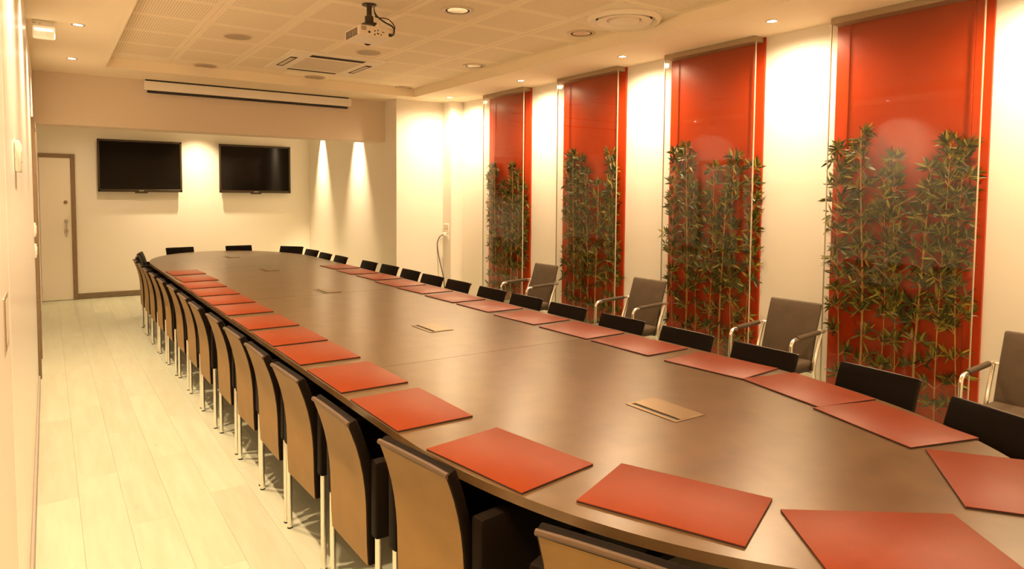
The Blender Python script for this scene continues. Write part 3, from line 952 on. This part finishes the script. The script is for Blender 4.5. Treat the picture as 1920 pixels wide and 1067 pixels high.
obj('lens', bm, M['screen'], body, (0.05, 0.134, 2.663))
mb = bmesh.new()
add_lathe(mb, [(0.0, ZT - 0.001), (0.050, ZT - 0.001), (0.050, ZT - 0.010), (0.018, ZT - 0.016), (0.018, 2.80), (0.030, 2.795), (0.030, 2.755), (0.022, 2.75), (0.0, 2.75)], 20)
add_box(mb, -0.040, 0.040, -0.040, 0.040, 2.736, 2.752, 0.003, 1)
for sx in (-1, 1):
    add_box(mb, sx * 0.034 - 0.006, sx * 0.034 + 0.006, -0.012, 0.012, 2.697, 2.74, 0.002, 1)
obj('mount', mb, M['bezel'], t)
obj('lamp_knob', add_lathe(bmesh.new(), [(0, 2.717), (0.010, 2.715), (0.010, 2.701), (0, 2.701)], 12, (-0.088, -0.09, 0)), M['black'], body)
def cable(p, r, m, nm):
    pts = []
    n = 18
    for i in range(n + 1):
        u = i / n * (len(p) - 1)
        k = min(int(u), len(p) - 2)
        f = u - k
        P0, P1, P2, P3 = [Vector(p[max(0, min(len(p) - 1, k + q))]) for q in (-1, 0, 1, 2)]
        pts.append(0.5 * ((2 * P1) + (-P0 + P2) * f + (2 * P0 - 5 * P1 + 4 * P2 - P3) * f * f + (-P0 + 3 * P1 - 3 * P2 + P3) * f ** 3))
    return add_tube(bmesh.new(), pts, r, 8)
obj('cable', cable([(0.028, -0.01, 2.872), (0.034, -0.03, 2.81), (0.075, -0.08, 2.755), (0.125, -0.13, 2.712), (0.118, -0.145, 2.660), (0.098, -0.137, 2.655)], 0.0055, M['cord'], ''), M['cord'], t)
obj('cable', cable([(0.034, 0.01, 2.872), (0.04, -0.01, 2.80), (0.10, -0.09, 2.775), (0.134, -0.125, 2.725), (0.128, -0.14, 2.695)], 0.0035, M['cord'], ''), M['cord'], t)
o = obj('cable', cable([(0.020, -0.02, 2.872), (0.024, -0.04, 2.78), (0.03, -0.11, 2.715), (0.045, -0.143, 2.675), (0.05, -0.137, 2.667)], 0.003, M['white_plastic'], ''), M['white_plastic'], t); o['label'] = 'pale thin cable'

# ------------------------------------------------------------------ left wall fittings
t = thing('exit_light', 'glowing white emergency light block at the left wall near ceiling', 'emergency light', (0.0, 5.98, 2.71))
obj('housing', box(-0.055, 0.078, -0.002, 0.055, 0.008, 0.0645, 0.006, 2), M['white_plastic'], t)
obj('diffuser', box(-0.054, 0.080, -0.030, 0.054, -0.062, 0.022, 0.014, 3), M['exit'], t)
obj('lamp_tube', add_tube(bmesh.new(), [(-0.042, -0.027, -0.006), (0.066, -0.027, -0.006)], 0.009, 10), M['tube'], t)
o = obj('indicator_window', box(-0.035, 0.022, -0.0335, -0.028, -0.058, -0.022, 0.001, 1), M['lens'], t); o['label'] = 'small yellowish indicator window'
bm = bmesh.new()
for x in (-0.05, -0.042, -0.012):
    add_box(bm, x, x + 0.005, -0.0035, 0.0, 0.038, 0.043)
obj('indicator_dots', bm, M['black'], t)

t = thing('storage_cupboard', 'tall flush cream cupboard on left wall with recessed pull', 'cupboard', (XL, 2.29, 0))
obj('carcass', box(-0.55, -0.022, -3.58, 0.0, 0.0, ZS - 0.004, 0.002, 1), M['cabinet'], t)
d_o = obj('door', box(-0.021, 0.0, -0.93, -0.004, 0.03, 2.035, 0.003, 2), M['cabinet'], t)
obj('door', box(-0.021, 0.0, -1.86, -0.936, 0.03, 2.035, 0.003, 2), M['cabinet'], t)
obj('upper_door', box(-0.021, 0.0, -0.93, -0.004, 2.042, ZS - 0.004, 0.003, 2), M['cabinet'], t)
obj('upper_door', box(-0.021, 0.0, -1.86, -0.936, 2.042, ZS - 0.004, 0.003, 2), M['cabinet'], t)
bm = bmesh.new()
add_box(bm, -0.002, 0.004, -0.320, -0.190, 1.175, 1.300, 0.0015, 1)
hd = obj('pull', bm, M['steel'], d_o)
obj('pull_recess', box(0.0035, 0.0044, -0.305, -0.205, 1.185, 1.290), M['ac_grille'], hd)

t = thing('thermostat', 'white wall thermostat box high on the glossy left wall', 'thermostat', (XL, 3.05, 1.675))
obj('housing', box(0, 0.018, -0.10, 0.10, -0.055, 0.055, 0.006, 2), M['white_plastic'], t)
obj('dial', box(0.017, 0.021, -0.05, 0.02, -0.02, 0.02, 0.002, 1), M['ac_grille'], t)
for i, z in enumerate((1.245, 1.075)):
    t = thing('light_switch', ['upper white light switch beside brown door frame on left', 'lower white light switch beside brown door frame on left'][i], 'light switch', (XL, 6.70, z), 0, 'switches on the left wall')
    obj('plate', box(0, 0.012, -0.045, 0.045, -0.055, 0.055, 0.004, 2), M['white_plastic'], t)
    obj('rocker', box(0.011, 0.017, -0.022, 0.022, -0.034, 0.034, 0.003, 2), M['white_plastic'], t)

# ------------------------------------------------------------------ socket, plug and cord on the corner column
t = thing('wall_socket', 'white double wall socket plate on the corner column', 'socket', (4.40, 7.985, 1.055))
obj('plate', box(-0.012, 0.0, -0.062, 0.062, -0.02, 0.115, 0.004, 2), M['white_plastic'], t)
for zz in (0.085, 0.050):
    for yy in (-0.028, 0.028):
        obj('outlet', box(-0.0135, -0.011, yy - 0.017, yy + 0.017, zz - 0.013, zz + 0.013, 0.001, 1), M['rim'], t)
obj('lower_plate', box(-0.012, 0.0, -0.062, 0.062, -0.10, -0.024, 0.004, 2), M['white_plastic'], t)
t = thing('power_plug', 'white plug with black cord hanging from the column socket', 'plug', (4.40, 7.985, 1.03))
obj('plug_body', box(-0.060, -0.0135, -0.030, 0.030, -0.030, 0.022, 0.010, 3), M['white_plastic'], t)
obj('cord', cable([(-0.055, 0.0, -0.01), (-0.075, 0.05, -0.03), (-0.085, 0.11, -0.14), (-0.075, 0.06, -0.36), (-0.06, -0.02, -0.58), (-0.055, -0.045, -0.80), (-0.05, 0.0, -1.024)], 0.0055, M['cord'], ''), M['cord'], t)
